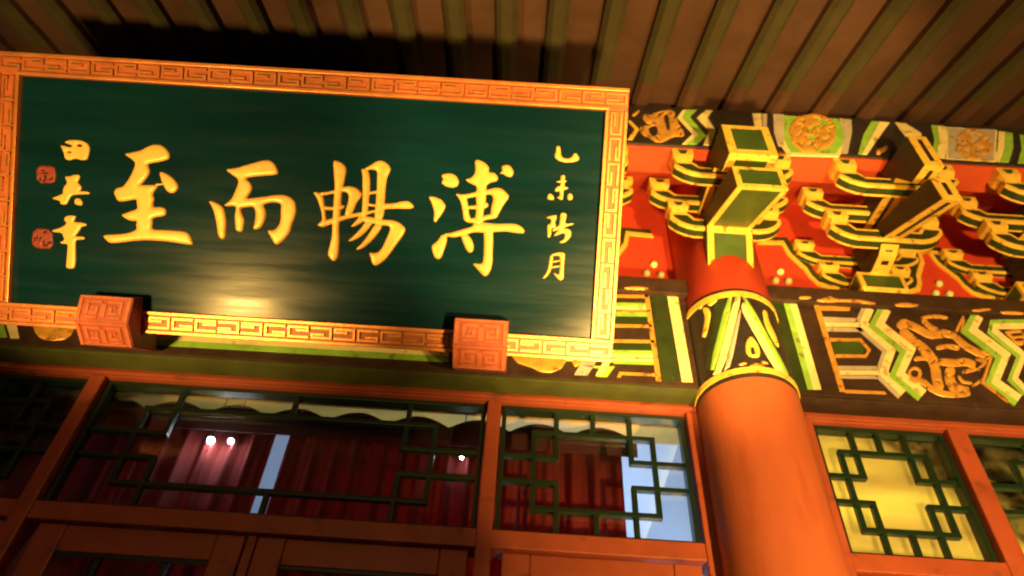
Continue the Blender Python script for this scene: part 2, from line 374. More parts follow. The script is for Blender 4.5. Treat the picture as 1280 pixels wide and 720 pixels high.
# ------------------------------------------------------------------ red tie beam, soffit and board behind the brackets
bbw = thing('bracket_board', 'bright red board wall behind the gilded eave brackets', 'board wall')
box('board', XL-1.2, XR+1.2, 0, .06, 3.80, 4.64, 'red_board', bbw, 0)
xprism('upper_soffit', [(-.005, 4.60), (-.353, 4.312), (-.353, 4.335), (-.005, 4.63)], XL-1.2, XR+1.2, 'red_fang', bbw, 0)
zc = lambda p: Z(p, 950, 280, 6.0)
dk = zc([(-20,120),(190,128),(240,210),(310,275),(360,320),(400,385),(450,430),(560,470),(640,480)])
gd = zc([(-20,146),(165,150),(215,235),(285,300),(335,345),(375,405),(430,455),(520,484),(590,488)])
b1 = paint('dark_border', [band(dk, 6)], 0, 'dark_green', bbw, .004)[0]
b2 = paint('gold_border', [band(gd, 4.2)], 0, 'gold_trim', bbw, .006)[0]
for o in (b1, b2):
    q = mirror_paint(o, XC)                          # left of the column
    m1 = mirror_paint(o, XC+SP)
    for dx in (SP, 2*SP):
        c = o.copy(); COL.objects.link(c); c.location.x = dx
        c = m1.copy(); COL.objects.link(c); c.location.x = dx
pe = None
for grp in [[(817,332),(808,343),(826,345)]]:
    for base in [[(x, y) for x, y in grp], [(975,341),(969,352),(985,353)], [(1173,356),(1169,368),(1186,369)]]:
        for x, y in base:
            c = P(x, y, 0)
            if pe is None:
                bm = bmesh.new(); bmesh.ops.create_uvsphere(bm, u_segments=12, v_segments=8, radius=.0165); pe = link('pearl_stud', fin(bm, 'pearl', 0, True), 'pearl', bbw); o = pe
            else: o = pe.copy(); COL.objects.link(o)
            o.location = (c[0], -.006, c[2])

# ------------------------------------------------------------------ plate beam
plate = thing('plate_beam', 'narrow dark plate beam with gilded cloud scrolls below the bracket sets', 'painted beam')
box('beam_body', XC+RC-.03, XR, YP, .05, ZP0, ZP1, 'brown_paint', plate)
box('beam_body', XL, XC-RC+.03, YP, .05, ZP0, ZP1, 'brown_paint', plate)
z6 = lambda p: Z(p, 1000, 360, 4.571)
z5 = lambda p: Z(p, 740, 340, 4.571)
cl = [z6(p) for p in ([(0,45),(70,45),(60,65),(0,65),(-10,55)], [(80,70),(130,60),(170,42),(200,62),(300,62),(370,70),(445,88),(420,97),(330,85),(250,80),(140,82)],
      [(530,92),(600,80),(690,95),(660,110),(560,107)], [(970,125),(1080,113),(1100,128),(1000,137)], [(1130,135),(1200,130),(1285,140),(1285,152),(1180,152)])]
cl += [z5([(175,88),(250,80),(325,88),(320,102),(240,102),(190,98)]), z5([(-60,70),(20,64),(60,74),(0,84)])]
for g in reliefs('gilded_cloud', cl, flat(YP), .006, 'gold', plate, .8, 1.2): mirror_paint(g, XC+2*SP+.02)

# ------------------------------------------------------------------ painted lintel beams
def lintel(x0, x1, under, label):
    t = thing('painted_lintel', label, 'painted beam')
    box('beam_body', x0, x1, YB, .05, ZB0, ZB1, 'brown_paint', t, .003)
    box('beam_underside', x0, x1, YB+.004, .05, ZB0-.012, ZB0-.001, under, t, .002)
    return t
LR = lintel(XC+RC-.04, XR-RC, 'brown_paint', 'painted lintel with gold dragon and green zigzag bands beside the red column')
LL = lintel(XL+RC, XC-RC+.04, 'underside_olive', 'painted lintel with green underside running behind the name plaque')
n_before = len(LR.children)
paint('green_band', [[(960,377),(978.5,379),(1008.8,488),(992,487)]], YB, 'dark_green', LR)
paint('green_band', [[(978.5,379),(986.5,379.5),(1016,488),(1008.8,488)]], YB, 'light_green', LR)
paint('cream_band', [[(986.5,379.5),(995,380),(1026,488),(1016,488)]], YB, 'cream', LR)
zig1 = [(385,118),(342,215),(505,360),(458,495),(580,614)]
zig2 = [(478,122),(428,220),(608,365),(545,503),(692,624)]
zig3 = [(1008,160),(960,250),(1152,395),(1090,548),(1240,652)]
zig4 = [(1290,216),(1108,218),(1100,252),(1268,392),(1215,525),(1290,600)]
paint('grey_band', [z6(band(zig1, 26, 20)), z6([(118,170),(318,178),(330,200),(122,198)]), z6([(135,228),(350,232),(360,256),(145,252)]), z6([(205,450),(440,452),(440,474),(212,472)]), z6([(222,504),(440,506),(440,524),(228,522)])], YB, 'pale_grey', LR, .002)
paint('cream_band', [z6(band(zig1, 46, -14)), z6(band(zig2, 44, -20)), z6(band(zig3, 42, -19)), z6(band(zig4, 32, -6)), z6([(125,202),(335,206),(345,226),(130,224)]), z6([(212,477),(440,479),(450,500),(220,500)])], YB, 'cream', LR, .003)
paint('green_band', [z6(band(zig2, 32, 18)), z6(band(zig3, 32, 18)), z6(band(zig4, 22, 20))], YB, 'light_green', LR, .0032)
paint('gold_line', [z6([(75,100),(105,100),(255,598),(222,598)]), z6([(108,110),(285,113),(280,135),(114,132)]), z6([(250,588),(480,598),(490,613),(256,605)]),
      z6(band([(160,302),(340,302),(392,362),(372,396),(198,394)], 16)), z6(band([(930,168),(890,255)], 16)), z6(band([(1088,402),(1040,545),(1185,655)], 18))], YB, 'gold', LR, .004)
paint('hexagon_field', [z6([(178,312),(335,312),(368,360),(352,384),(196,382)])], YB, 'mid_green', LR, .002)
DR = [([(560,228),(590,195),(660,225),(740,270),(830,265)],45), ([(575,240),(640,300),(720,360),(770,430),(780,520),(800,585)],60), ([(690,172),(760,160),(845,170)],24), ([(700,180),(740,222),(795,248)],32),
      ([(800,250),(880,272),(940,330),(1000,362),(1092,396)],42), ([(775,342),(860,332),(912,346)],30), ([(795,420),(880,430),(950,420),(1005,446)],46), ([(862,450),(850,520),(880,570),(965,592)],58), ([(648,404),(720,400),(785,402)],28),
      ([(615,524),(700,530),(760,585),(850,612),(975,602)],38), ([(925,482),(1012,462)],26), ([(1000,402),(1062,420),(1015,472)],24), ([(922,256),(938,176)],18), ([(985,562),(1052,516)],20), ([(560,300),(600,345),(650,372)],16), ([(905,500),(925,535),(985,545)],20)]
relief('gold_dragon', [z6(band(p, wd_)) for p, wd_ in DR]+[z6(circle(655, 490, 42))], flat(YB), .0045, 'gold', LR, .6, 1.0, [z6(circle(655, 488, 20))]+nicks(z6([(560,170),(1080,610)]), 60, 11, 8, .9))
relief('gold_cloud', [z6([(1160,245),(1285,235),(1285,330),(1240,330),(1180,265)])], flat(YB), .006, 'gold', LR, .9, 1.4, [z6([(1200,262),(1270,255),(1270,268),(1215,275)]), z6([(1220,292),(1275,285),(1275,296),(1235,303)])])
for o in list(LR.children)[n_before:]: mirror_paint(o, XC+2*SP+.02)
n_before = len(LL.children)
def hz(y0, y1, xr=318, xl=-160): return z5([(xl, y0-8), (xr+(y0-140)*.14, y0), (xr+(y1-140)*.14, y1), (xl, y1-8)])
paint('green_band', [z5([(332,135),(425,140),(502,632),(398,626)]), hz(262, 302), hz(418, 452)], YB, 'dark_green', LL, .0025)
paint('light_green_band', [hz(184, 203), hz(238, 262), hz(456, 476), z5([(-60,540),(130,545),(85,605),(20,602),(60,560)]), hz(520, 536, 300, 120)], YB, 'light_green', LL, .003)
paint('cream_band', [z5([(428,142),(488,145),(574,634),(512,632)]), hz(205, 222), hz(478, 496), hz(503, 520)], YB, 'cream', LL, .0028)
paint('gold_line', [z5([(298,138),(324,140),(394,628),(364,626)]), hz(139, 153), hz(309, 323), hz(396, 411), hz(226, 234), z5([(155,578),(365,588),(368,600),(172,592),(160,608),(142,606)])], YB, 'gold', LL, .004)
zd = lambda p: Z(p, 640, 380, 7.2)
paint('grey_band', [zd([(640,500),(770,505),(680,650),(560,645)])], YB, 'pale_grey', LL, .003)
paint('cream_band', [zd([(835,500),(900,505),(810,656),(750,653)])], YB, 'cream', LL, .0032)
reliefs('gold_cloud', [zd([(-20,440),(520,470),(480,530),(440,590),(350,622),(250,612),(190,578),(90,548),(40,530)]), [(38,400),(98,404),(86,424),(62,427),(46,421)], zd([(530,500),(640,505),(600,560),(560,570)])], flat(YB), .006, 'gold', LL, .9, 1.4)
paint('cream_band', [[(6,398),(20,399),(25,424),(14,424)], [(185,415),(561,437),(561,447),(185,425)]], YB, 'cream', LL, .003)
paint('light_green_band', [[(185,425),(561,447),(561,454),(185,432)], [(-4,398),(3,398),(10,423),(0,423)]], YB, 'light_green', LL, .003)

# ------------------------------------------------------------------ columns
def column(xc, label, detail=True):
    t = thing('column', label, 'column', (xc, YC, 0))
    bm = bmesh.new(); N = 64
    prof = [(0, RC+.07), (.10, RC+.07), (.14, RC+.02), (.14, RC+.012), (2.0, RC+.004), (3.3, RC), (4.66, RC-.004)]
    rings = [[bm.verts.new((r*math.cos(2*math.pi*k/N), r*math.sin(2*math.pi*k/N), z)) for k in range(N)] for z, r in prof]
    for a, b in zip(rings, rings[1:]):
        for k in range(N): bm.faces.new((a[k], a[(k+1) % N], b[(k+1) % N], b[k]))
    bm.faces.new(rings[0]); bm.faces.new(rings[-1])
    me = fin(bm, 'shaft')
    for p in me.polygons: p.use_smooth = len(p.vertices) == 4
    for p in me.polygons: p.material_index = 1 if p.center.z > 3.5 else 0
    link('shaft', me, ['red_lacquer', 'red_board'], t)
    def ring(name, z0, z1, off, mt):
        bm = bmesh.new()
        pr = [(z0, RC-.01), (z0, RC+off), (z1, RC+off), (z1, RC-.01)]
        rr = [[bm.verts.new((r*math.cos(2*math.pi*k/N), r*math.sin(2*math.pi*k/N), z)) for k in range(N)] for z, r in pr]
        for a, b in zip(rr, rr[1:]):
            for k in range(N): bm.faces.new((a[k], a[(k+1) % N], b[(k+1) % N], b[k]))
        me = fin(bm, name)
        for p in me.polygons: p.use_smooth = False
        return link(name, me, mt, t)
    zt, zt2, zb1, zb0 = [cyl(935, q)[2] for q in (362, 367, 466, 471)]
    ring('painted_cap', zb0, zt, .002, 'dark_paint')
    ring('cap_rim', zt-.045, zt-.018, .006, 'gold_trim')
    ring('cap_rim', zb1+.001, zb1+.024, .006, 'gold_trim')
    return t
def cyl(x, y, rr=RC+.002, xc=XC):
    d = ray(x, y); ox, oy = CAM[0]-xc, CAM[1]-YC
    a = d[0]**2+d[1]**2; b = 2*(ox*d[0]+oy*d[1]); c = ox*ox+oy*oy-rr*rr; D = b*b-4*a*c
    if D < 0: D = 0
    s = (-b-math.sqrt(D))/(2*a); return CAM+d*s
COLM = column(XC, 'round red lacquered column with painted triangle cap rising between the windows')
def cylmap(x, y, h):
    p = cyl(x, y); n_ = np.array([p[0]-XC, p[1]-YC, 0]); n_ /= np.linalg.norm(n_)
    return p+n_*h-np.array([XC, YC, 0])
capp = dict(
    dark_green_ground=('dark_green', .0012, [z5([(700,130),(775,140),(665,560),(648,560),(655,480),(690,300)])], []),
    light_green_limb=('light_green', .003, [z5([(770,140),(812,138),(702,562),(665,560)]), z5([(848,138),(884,140),(1118,560),(1125,600),(1095,575)])], []),
    cream_limb=('cream', .0032, [z5([(812,138),(850,138),(842,200),(745,582),(680,592),(702,562)]), z5([(850,190),(872,165),(1095,565),(1100,595),(1062,590),(862,240)])], []),
    grey_limb=('pale_grey', .0026, [z5([(842,205),(856,225),(795,535),(762,560),(748,575)])], []),
    gold_flame=('gold_trim', .008, [z5([(875,400),(905,362),(940,400),(962,450),(957,492),(905,488),(875,460)])], [z5([(905,425),(925,428),(930,472),(912,475)])]),
    gold_scallop=('gold', .005, [z5([(830,528),(870,510),(892,524),(850,538)]), z5([(890,536),(950,515),(1005,545),(900,552)]), z5([(962,505),(1000,512),(1015,530),(975,524)])], []),
    gold_scroll=('gold_trim', .005, [z5([(626,202),(665,202),(680,240),(670,300),(650,375),(625,372),(635,320),(645,260)]), z5([(972,215),(998,220),(1010,280),(1050,360),(1072,430),(1058,430),(1020,370),(985,300)]), z5([(655,180),(720,150),(715,170),(670,200)]), z5([(592,180),(640,170),(625,215),(600,210)])], []))
for nm, (mt, h, pls_, hl) in capp.items():
    for p_ in pls_: relief(nm, [p_], cylmap, h, mt, COLM, .8, .8, hl)
column(XL, 'round red lacquered column with painted cap beyond the far end of the name plaque')
column(XR, 'round red lacquered column with painted cap at the end of the side bay')

# ------------------------------------------------------------------ bracket sets
def inset(poly, d):
    p = [np.array(q, float) for q in poly]; n = len(p)
    area = sum(p[i][0]*p[(i+1) % n][1]-p[(i+1) % n][0]*p[i][1] for i in range(n)); s = 1 if area > 0 else -1
    out = []
    for i in range(n):
        a = p[i]-p[i-1]; b = p[(i+1) % n]-p[i]; a /= np.linalg.norm(a); b /= np.linalg.norm(b)
        na = np.array([-a[1], a[0]])*s; nb = np.array([-b[1], b[0]])*s; k = na+nb; k /= max(.35, k@na if k@na > .35 else .35)
        kk = (na+nb); kk /= np.linalg.norm(kk); sc = 1/max(.5, kk@na)
        out.append(tuple(p[i]+kk*d*sc))
    return out
def panel_quad(bm, q, d, nrm, t=.002):
    """dark panel inset by d on quad q (four 3D points), t proud along nrm"""
    q = [np.array(v, float) for v in q]; nrm = np.array(nrm, float); nrm /= np.linalg.norm(nrm)
    u = q[1]-q[0]; v = q[3]-q[0]; lu, lv = np.linalg.norm(u), np.linalg.norm(v)
    du, dv = min(.42, d/lu), min(.42, d/lv)
    def B(a, b): return (1-a)*(1-b)*q[0]+a*(1-b)*q[1]+a*b*q[2]+(1-a)*b*q[3]
    prism(bm, [tuple(B(a, b)-nrm*.002) for a, b in ((du, dv), (1-du, dv), (1-du, 1-dv), (du, 1-dv))], nrm*(t+.002))
def bearing(parent, x, yf, th, z0, z1, wb=.062, wt=.088):
    bm = bmesh.new(); zm = z0+(z1-z0)*.5; y1 = yf+th
    yo = .010
    ptsb = [(-wb/2, z0), (wb/2, z0), (wt/2, zm), (wt/2, z1), (-wt/2, z1), (-wt/2, zm)]
    a = [bm.verts.new((x+px, yf-(yo if i > 1 else 0), pz)) for i, (px, pz) in enumerate(ptsb)]
    b = [bm.verts.new((x+px, y1+(yo if i > 1 else 0), pz)) for i, (px, pz) in enumerate(ptsb)]
    bm.faces.new((a[0], a[1], a[2], a[5])); bm.faces.new((a[5], a[2], a[3], a[4])); bm.faces.new((b[0], b[1], b[2], b[5])); bm.faces.new((b[5], b[2], b[3], b[4]))
    for i in range(6): bm.faces.new((a[i], a[(i+1) % 6], b[(i+1) % 6], b[i]))
    # dark eye on the face
    fy = yf-yo
    bm2 = bmesh.new()
    prism(bm2, [(x-.020, fy+.001, z1-.010), (x+.022, fy+.001, z1-.010), (x+.010, fy+.001, zm+.004), (x-.010, fy+.001, zm+.004)], (0, -.0035, 0))
    n0_ = len(bm.faces)
    me2 = bpy.data.meshes.new('t'); bm2.to_mesh(me2); bm2.free(); bm.from_mesh(me2); bpy.data.meshes.remove(me2)
    bm.faces.ensure_lookup_table()
    for f in bm.faces[n0_:]: f.material_index = 1
    return link('bearing_block', fin(bm, 'bearing_block', 0), ['gold_trim', 'dark_green'], parent)
def gong(parent, half, yf, th, z0, z1, zt, mdark='dark_green', gap=0.):
    """cross arm parallel to the wall: curved ends, bearing blocks on the ends"""
    H = z1-z0; r = min(.10, half*.45)
    side = [(half, z1), (half, z1-.30*H), (half-.012, z1-.48*H), (half-.035, z1-.72*H), (half-.065, z1-.90*H), (half-r, z0)]
    zs = z1-.34*H
    prof = side+[(-x, z) for x, z in side[::-1]]+[(-(half-.082), z1), (-(half-.105), zs), (half-.105, zs), (half-.082, z1)]
    bm = bmesh.new(); prism(bm, [(x, yf, z) for x, z in prof], (0, th, 0))
    arm = link('cross_arm', fin(bm, 'cross_arm', .0025), 'gold_trim', parent)
    bm = bmesh.new()
    # face panel: two halves leaving the middle free
    d = .0155 if H > .078 else .012
    ip = inset(prof, d)
    prism(bm, [(x, yf+.002, z) for x, z in ip], (0, -.0042, 0))
    bot = side[1:]+[(-x, z) for x, z in side[1:][::-1]]
    for (xa, zaa), (xb_, zbb) in zip(bot, bot[1:]):
        nx, nz_ = (zbb-zaa), -(xb_-xa); L = math.hypot(nx, nz_)
        nn = (nx/L, 0, nz_/L)
        if nn[2] > 0: nn = (-nn[0], 0, -nn[2])
        q = [(xa, yf+th*.24, zaa), (xb_, yf+th*.24, zbb), (xb_, yf+th*.78, zbb), (xa, yf+th*.78, zaa)]
        prism(bm, [tuple(np.array(v)-np.array(nn)*.002) for v in q], np.array(nn)*.004)
    link('painted_panel', fin(bm, 'painted_panel'), mdark, arm)
    for sx in (-1, 1): bearing(arm, sx*(half-.042), yf, th, z1, zt)
    return arm
def bar(parent, name, yz, w, mdark, margin=.016, faces=None, mside='shade_black'):
    """projecting arm: side profile yz (y,z) extruded to width w, panels inset on its underside/front edges and on its sides"""
    bm = bmesh.new(); prism(bm, [(-w/2, y, z) for y, z in yz], (w, 0, 0))
    o = link(name, fin(bm, name, .003), 'gold_trim', parent)
    bm = bmesh.new(); n = len(yz)
    area = sum(yz[i][0]*yz[(i+1) % n][1]-yz[(i+1) % n][0]*yz[i][1] for i in range(n)); s = 1 if area > 0 else -1
    mg = min(margin, w*.39)
    for i in (faces if faces is not None else range(n)):
        (ya, zaa), (yb_, zbb) = yz[i], yz[(i+1) % n]; nn = np.array([0, (zbb-zaa)*s, -(yb_-ya)*s])
        panel_quad(bm, [(-w/2, ya, zaa), (w/2, ya, zaa), (w/2, yb_, zbb), (-w/2, yb_, zbb)], mg, nn)
    link('painted_panel', fin(bm, 'painted_panel'), mdark, o)
    bm = bmesh.new(); ip = inset(yz, .0035)
    prism(bm, [(-w/2+.002, y, z) for y, z in ip], (-.0045, 0, 0)); prism(bm, [(w/2-.002, y, z) for y, z in ip], (.0045, 0, 0))
    link('side_shade', fin(bm, 'side_shade'), mside, o)  # arm sides near black: their shade is put into the colour
    return o
def bracket(xc, label, kind, group='bracket sets along the eave'):
    t = thing('bracket_set', label, 'eave bracket', (xc, 0, 0), group)
    colm = kind == 'column'
    wd = .185 if colm else .074
    tip = -.65
    if colm:
        bar(t, 'lower_arm', [(-.10, 3.835), (-.200, 3.835), (-.292, 4.012), (-.292, 4.09), (-.10, 4.09)], wd, 'mid_green', .026, [1], 'shade_black')
    else:
        bm = bmesh.new()
        a = .098; bt = .072
        lv = [(3.864, bt, -.085), (3.905, a, -.112), (3.995, a, -.112)]
        rings = [[bm.verts.new(c) for c in ((-x, yf, z), (x, yf, z), (x, -.005, z), (-x, -.005, z))] for z, x, yf in lv]
        for r0, r1 in zip(rings, rings[1:]):
            for k in range(4): bm.faces.new((r0[k], r0[(k+1) % 4], r1[(k+1) % 4], r1[k]))
        bm.faces.new(rings[0]); bm.faces.new(rings[-1])
        o = link('base_block', fin(bm, 'base_block', .003), 'gold_trim', t)
        bm = bmesh.new(); panel_quad(bm, [(-a, -.112, 3.885), (a, -.112, 3.885), (a, -.112, 3.995), (-a, -.112, 3.995)], .02, (0, -1, 0))
        for sx in (-1, 1): panel_quad(bm, [(sx*a, -.112, 3.905), (sx*a, -.005, 3.905), (sx*a, -.005, 3.995), (sx*a, -.112, 3.995)], .014, (sx, 0, 0))
        link('painted_panel', fin(bm, 'painted_panel'), 'mid_green', o)
        bar(t, 'lower_arm', [(-.02, 3.99), (-.14, 3.99), (-.205, 3.995), (-.25, 4.015), (-.28, 4.05), (-.29, 4.09), (-.02, 4.09)], wd, 'dark_paint', .022, [1, 2, 3, 4], 'shade_black')
    bar(t, 'slanted_arm', [(-.285, 4.02), (tip, 3.80), (tip, 3.93), (-.42, 4.05), (-.05, 4.20), (-.05, 4.09)], wd, 'mid_green' if colm else 'dark_paint', .022 if colm else .029, [0, 1], 'shade_black')
    bar(t, 'beam_head', [(-.05, 4.215), (-.50, 4.135), (-.56, 4.02), (tip-.012, 3.995), (tip-.012, 4.20), (-.05, 4.34)], wd, 'mid_green' if colm else 'dark_paint', .032 if colm else .029, [0, 2, 3], 'shade_black')
    gong(t, .235, -.275, .055, 4.02, 4.115, 4.188)
    gong(t, .30, -.275, .055, 4.195, 4.275, 4.345)
    gong(t, .245, -.475, .055, 4.115, 4.20, 4.282)
    if not colm:
        gong(t, .20, -.03, .03, 4.0, 4.075, 4.135)
        gong(t, .275, -.03, .03, 4.14, 4.215, 4.275)
    return t
bracket(XC, 'wide gilded bracket set with green panels projecting from the red column', 'column')
def copy_tree(o, parent=None):
    c = o.copy(); COL.objects.link(c); c.parent = parent
    for ch in list(o.children): copy_tree(ch, c)
    return c
b0 = bracket(XC+SP, 'narrow gilded bracket set on the plate beam, first from the red column', 'mid')
for k, lb in ((2, 'narrow gilded bracket set, second from the red column along the side bay'), (3, 'narrow gilded bracket set, third from the red column along the side bay'),
              (-1, 'narrow gilded bracket set mostly covered by the edge of the name plaque'), (-2, 'narrow gilded bracket set wholly behind the green name plaque')):
    c = copy_tree(b0); c.location.x = XC+k*SP; c['label'] = lb

# ------------------------------------------------------------------ transom windows, rails and doors
ZW0, ZW1 = 2.757, 3.262
WINS = [(-2.20, -1.555, .18, .30, 'far'), (-1.49, -.09, .125, .20, 'wide'), (-.03, .635, .18, .30, 'near'), (1.105, 1.585, .18, .30, 'side'), (1.665, 2.62, .15, .24, 'side2')]
WLAB = {'far': 'dark transom window with green lattice over red curtain, beyond the slanting mullion', 'wide': 'wide dark transom window with green lattice below the name plaque',
        'near': 'transom window with green lattice showing red curtain and pale blue room beside the column', 'side': 'yellow lit transom window with green lattice between column and mullion',
        'side2': 'yellow lit transom window with green lattice past the mullion of the side bay'}
fr_ = thing('door_frame', 'dark red timber frame of rails and mullions holding the windows and doors', 'door frame')
def rails(x0, x1):
    box('top_rail', x0, x1, -.015, .07, ZW1+.001, ZB0-.014, 'red_wood', fr_, .004)
    box('rail_moulding', x0, x1, -.030, -.0155, ZW1+.004, ZW1+.02, 'red_wood', fr_, .004)
    box('transom_rail', x0, x1, -.015, .07, ZW0-.062, ZW0-.001, 'red_wood', fr_, .005)
rails(XL+RC-.02, XC-RC+.02); rails(XC+RC-.02, XR-RC+.02)
for x0, x1 in ((XL+RC-.03, -2.205), (-1.55, -1.495), (-.085, -.035), (.64, XC-RC+.03), (XC+RC-.03, 1.10), (1.59, 1.66), (2.625, 2.695), (3.38, 3.45)):
    box('mullion', x0, x1, -.022, .07, 0.0, ZW1-.0005, 'red_wood', fr_, .006)
for x0, x1, ua, ub, k in WINS:
    t = thing('transom_window', WLAB[k], 'window', ((x0+x1)/2, 0, ZW0), 'transom windows')
    hw, hh = (x1-x0)/2, ZW1-ZW0
    def lb(name, u0, u1, v0, v1, mt='lattice_green', y0=.018, y1=.042, bv=.002):
        return box(name, -hw+u0, -hw+u1, y0, y1, v0, v1, mt, t, bv)
    W = 2*hw; fw_ = .016; bw = .017
    lb('frame_bar', 0, W, hh-fw_, hh, 'lattice_green', .008, .05); lb('frame_bar', 0, W, 0, .014, 'shade_black', .008, .05)  # bottom bar black: shadow line under the glass put into its colour
    lb('frame_bar', 0, fw_, .014, hh-fw_, 'lattice_green', .008, .05); lb('frame_bar', W-fw_, W, .014, hh-fw_, 'lattice_green', .008, .05)
    va, vb = .20, .40
    def V(u, v0, v1, e=0): lb('lattice_bar', u*W-bw/2, u*W+bw/2, hh*(1-v1)-e, hh*(1-v0)+e, y0=.0185, y1=.0415)
    def Hh(v, u0, u1, e=0): lb('lattice_bar', u0*W-e, u1*W+e, hh*(1-v)-bw/2, hh*(1-v)+bw/2, y0=.018, y1=.042)
    h2 = bw/2
    Hh(va, ua, 1-ua, h2); Hh(1-va, ua, 1-ua, h2); V(ua, va, 1-va); V(1-ua, va, 1-va)
    for u in (ub, 1-ub): V(u, .02, vb, 0); V(u, 1-vb, .98, 0)
    for v in (vb, 1-vb): Hh(v, .02, ub, h2); Hh(v, 1-ub, .98, h2)
    V(.5, .02, va); V(.5, 1-va, .98)
    lb('pane', fw_, W-fw_, .015, hh-fw_, 'glass', .0435, .0465, 0)
def door(x0, x1, label):
    t = thing('door_leaf', label, 'door', ((x0+x1)/2, 0, 0), 'door leaves under the transom windows')
    hw = (x1-x0)/2; z1 = ZW0-.068; st = .088
    for s in (-1, 1):
        box('stile', min(s*hw, s*(hw-st)), max(s*hw, s*(hw-st)), 0, .05, .02, z1, 'red_wood', t, .006)
    for a, b in ((z1-.085, z1-.0005), (.95, 1.07), (.021, .15)): box('rail', -hw+st+.0005, hw-st-.0005, .002, .048, a, b, 'red_wood', t, .005)
    box('lower_panel', -hw+st+.0005, hw-st-.0005, .015, .035, .151, .949, 'red_wood', t, .004)
    for u in (.28, .72): box('lattice_bar', -hw+st+u*2*(hw-st)-.008, -hw+st+u*2*(hw-st)+.008, .014, .034, 1.071, z1-.086, 'lattice_green', t, .002)
    box('edge_bead', -hw+st+.001, hw-st-.001, .006, .014, z1-.098, z1-.0855, 'lattice_green', t, .002)
    box('pane', -hw+st+.0005, hw-st-.0005, .036, .040, 1.071, z1-.0855, 'glass', t, 0)
for x0, x1, lb_ in ((-2.19, -1.565, 'red framed glazed door leaf beyond the slanting mullion'), (-1.455, -.805, 'red framed glazed door leaf below the bright bulbs in the wide window'), (-.765, -.105, 'red framed glazed door leaf below the wide window, beside its mullion'),
                    (.0, .625, 'red framed glazed door leaf between mullion and column'), (1.115, 1.575, 'red framed glazed door leaf in the side bay beside the column'), (1.675, 2.61, 'red framed glazed door leaf in the side bay past its mullion')):
    door(x0, x1, lb_)
box('mullion', -.800, -.770, .005, .05, 0, ZW0-.064, 'red_wood', fr_, .004)

# ------------------------------------------------------------------ behind the glass
def curtain(x0, x1, y, z0, z1, label, amp=.02, pitch=.085, seed=1):
    rnd = random.Random(seed); bm = bmesh.new(); n = int((x1-x0)/.006); rows = 8; ph = [rnd.uniform(0, 6) for _ in range(4)]
    g_ = []
    for j in range(rows+1):
        row = []
        for i in range(n+1):
            x = x0+(x1-x0)*i/n; q = x/pitch*2*math.pi
            yy = y+amp*(math.sin(q+ph[0]+.6*math.sin(q*.37+ph[1]))+.35*math.sin(2.3*q+ph[2]))*(.8+.2*j/rows)
            row.append(bm.verts.new((x, yy, z1+(z0-z1)*j/rows)))
        g_.append(row)
    for j in range(rows):
        for i in range(n): bm.faces.new((g_[j][i], g_[j][i+1], g_[j+1][i+1], g_[j+1][i]))
    me = fin(bm, 'curtain', 0, True); o = link('curtain', me, 'curtain')
    md = o.modifiers.new('thick', 'SOLIDIFY'); md.thickness = .003
    return tag(o, label, 'curtain', 'red curtains behind the glass')
curtain(-2.28, -.915, .26, .05, 3.315, 'dark red curtain behind the bright bulbs in the wide window', seed=3)
curtain(-.855, .06, .26, .05, 3.315, 'dark red curtain behind the wide window on the column side of the pale gap', seed=5)
curtain(.055, .44, .25, .05, 3.305, 'dark red curtain hanging behind the window beside the column', amp=.024, pitch=.10, seed=8)
def valance(x0, x1, label):
    bm = bmesh.new(); top = []; n = int((x1-x0)/.01)
    pts = [(x0, .225, 3.22)]
    for i in range(n+1):
        x = x0+(x1-x0)*i/n; pts.append((x, .225, 3.30+.045*abs(math.sin(x/.24*math.pi))))
    pts.append((x1, .225, 3.22))
    prism(bm, pts, (0, .006, 0))
    tag(link('valance', fin(bm, 'valance'), 'valance'), label, 'valance')
valance(-2.28, .50, 'dark scalloped valance along the top of the red curtains')
box('ceiling_beam', XL-.9, XC-.05, .30, .42, 3.42, 3.695, 'ochre_beam', None)
tag(bpy.data.objects['ceiling_beam'], 'ochre ceiling beam glimpsed above the curtains', 'ceiling beam')
for i, (x, z, r, lb_) in enumerate(((-1.135, 3.17, .013, 'bright white bulb before the red curtain, the larger of the pair'), (-1.06, 3.172, .010, 'bright white bulb before the red curtain, the smaller of the pair'), (-.175, 3.165, .006, 'tiny white bulb before the curtain near the middle mullion'))):
    t = thing('curtain_bulb', lb_, 'bulb', (x, .222, z), 'white bulbs behind the glass')
    bm = bmesh.new(); bmesh.ops.create_uvsphere(bm, u_segments=16, v_segments=10, radius=r); link('bulb', fin(bm, 'bulb', 0, True), 'bulb_white', t)
    bm = bmesh.new(); bmesh.ops.create_cone(bm, cap_ends=True, segments=12, radius1=r*.6, radius2=r*.6, depth=.03, matrix=Matrix.Translation((0, 0, r+.012))); link('socket', fin(bm, 'socket'), 'lamp_metal', t)
    bm = bmesh.new(); bmesh.ops.create_cone(bm, cap_ends=True, segments=8, radius1=.002, radius2=.002, depth=.52-(z-3.16), matrix=Matrix.Translation((0, 0, r+.28))); link('cord', fin(bm, 'cord'), 'lamp_metal', t)
for x0, x1, lb_ in ((1.09, 1.60, 'yellowish paper blind behind the lattice window beside the column'), (1.64, 2.66, 'yellowish paper blind behind the lattice window past the mullion')):
    o = box('paper_blind', x0, x1, .085, .087, 2.60, 3.32, 'paper_blind', None, 0); tag(o, lb_, 'blind', 'paper blinds')

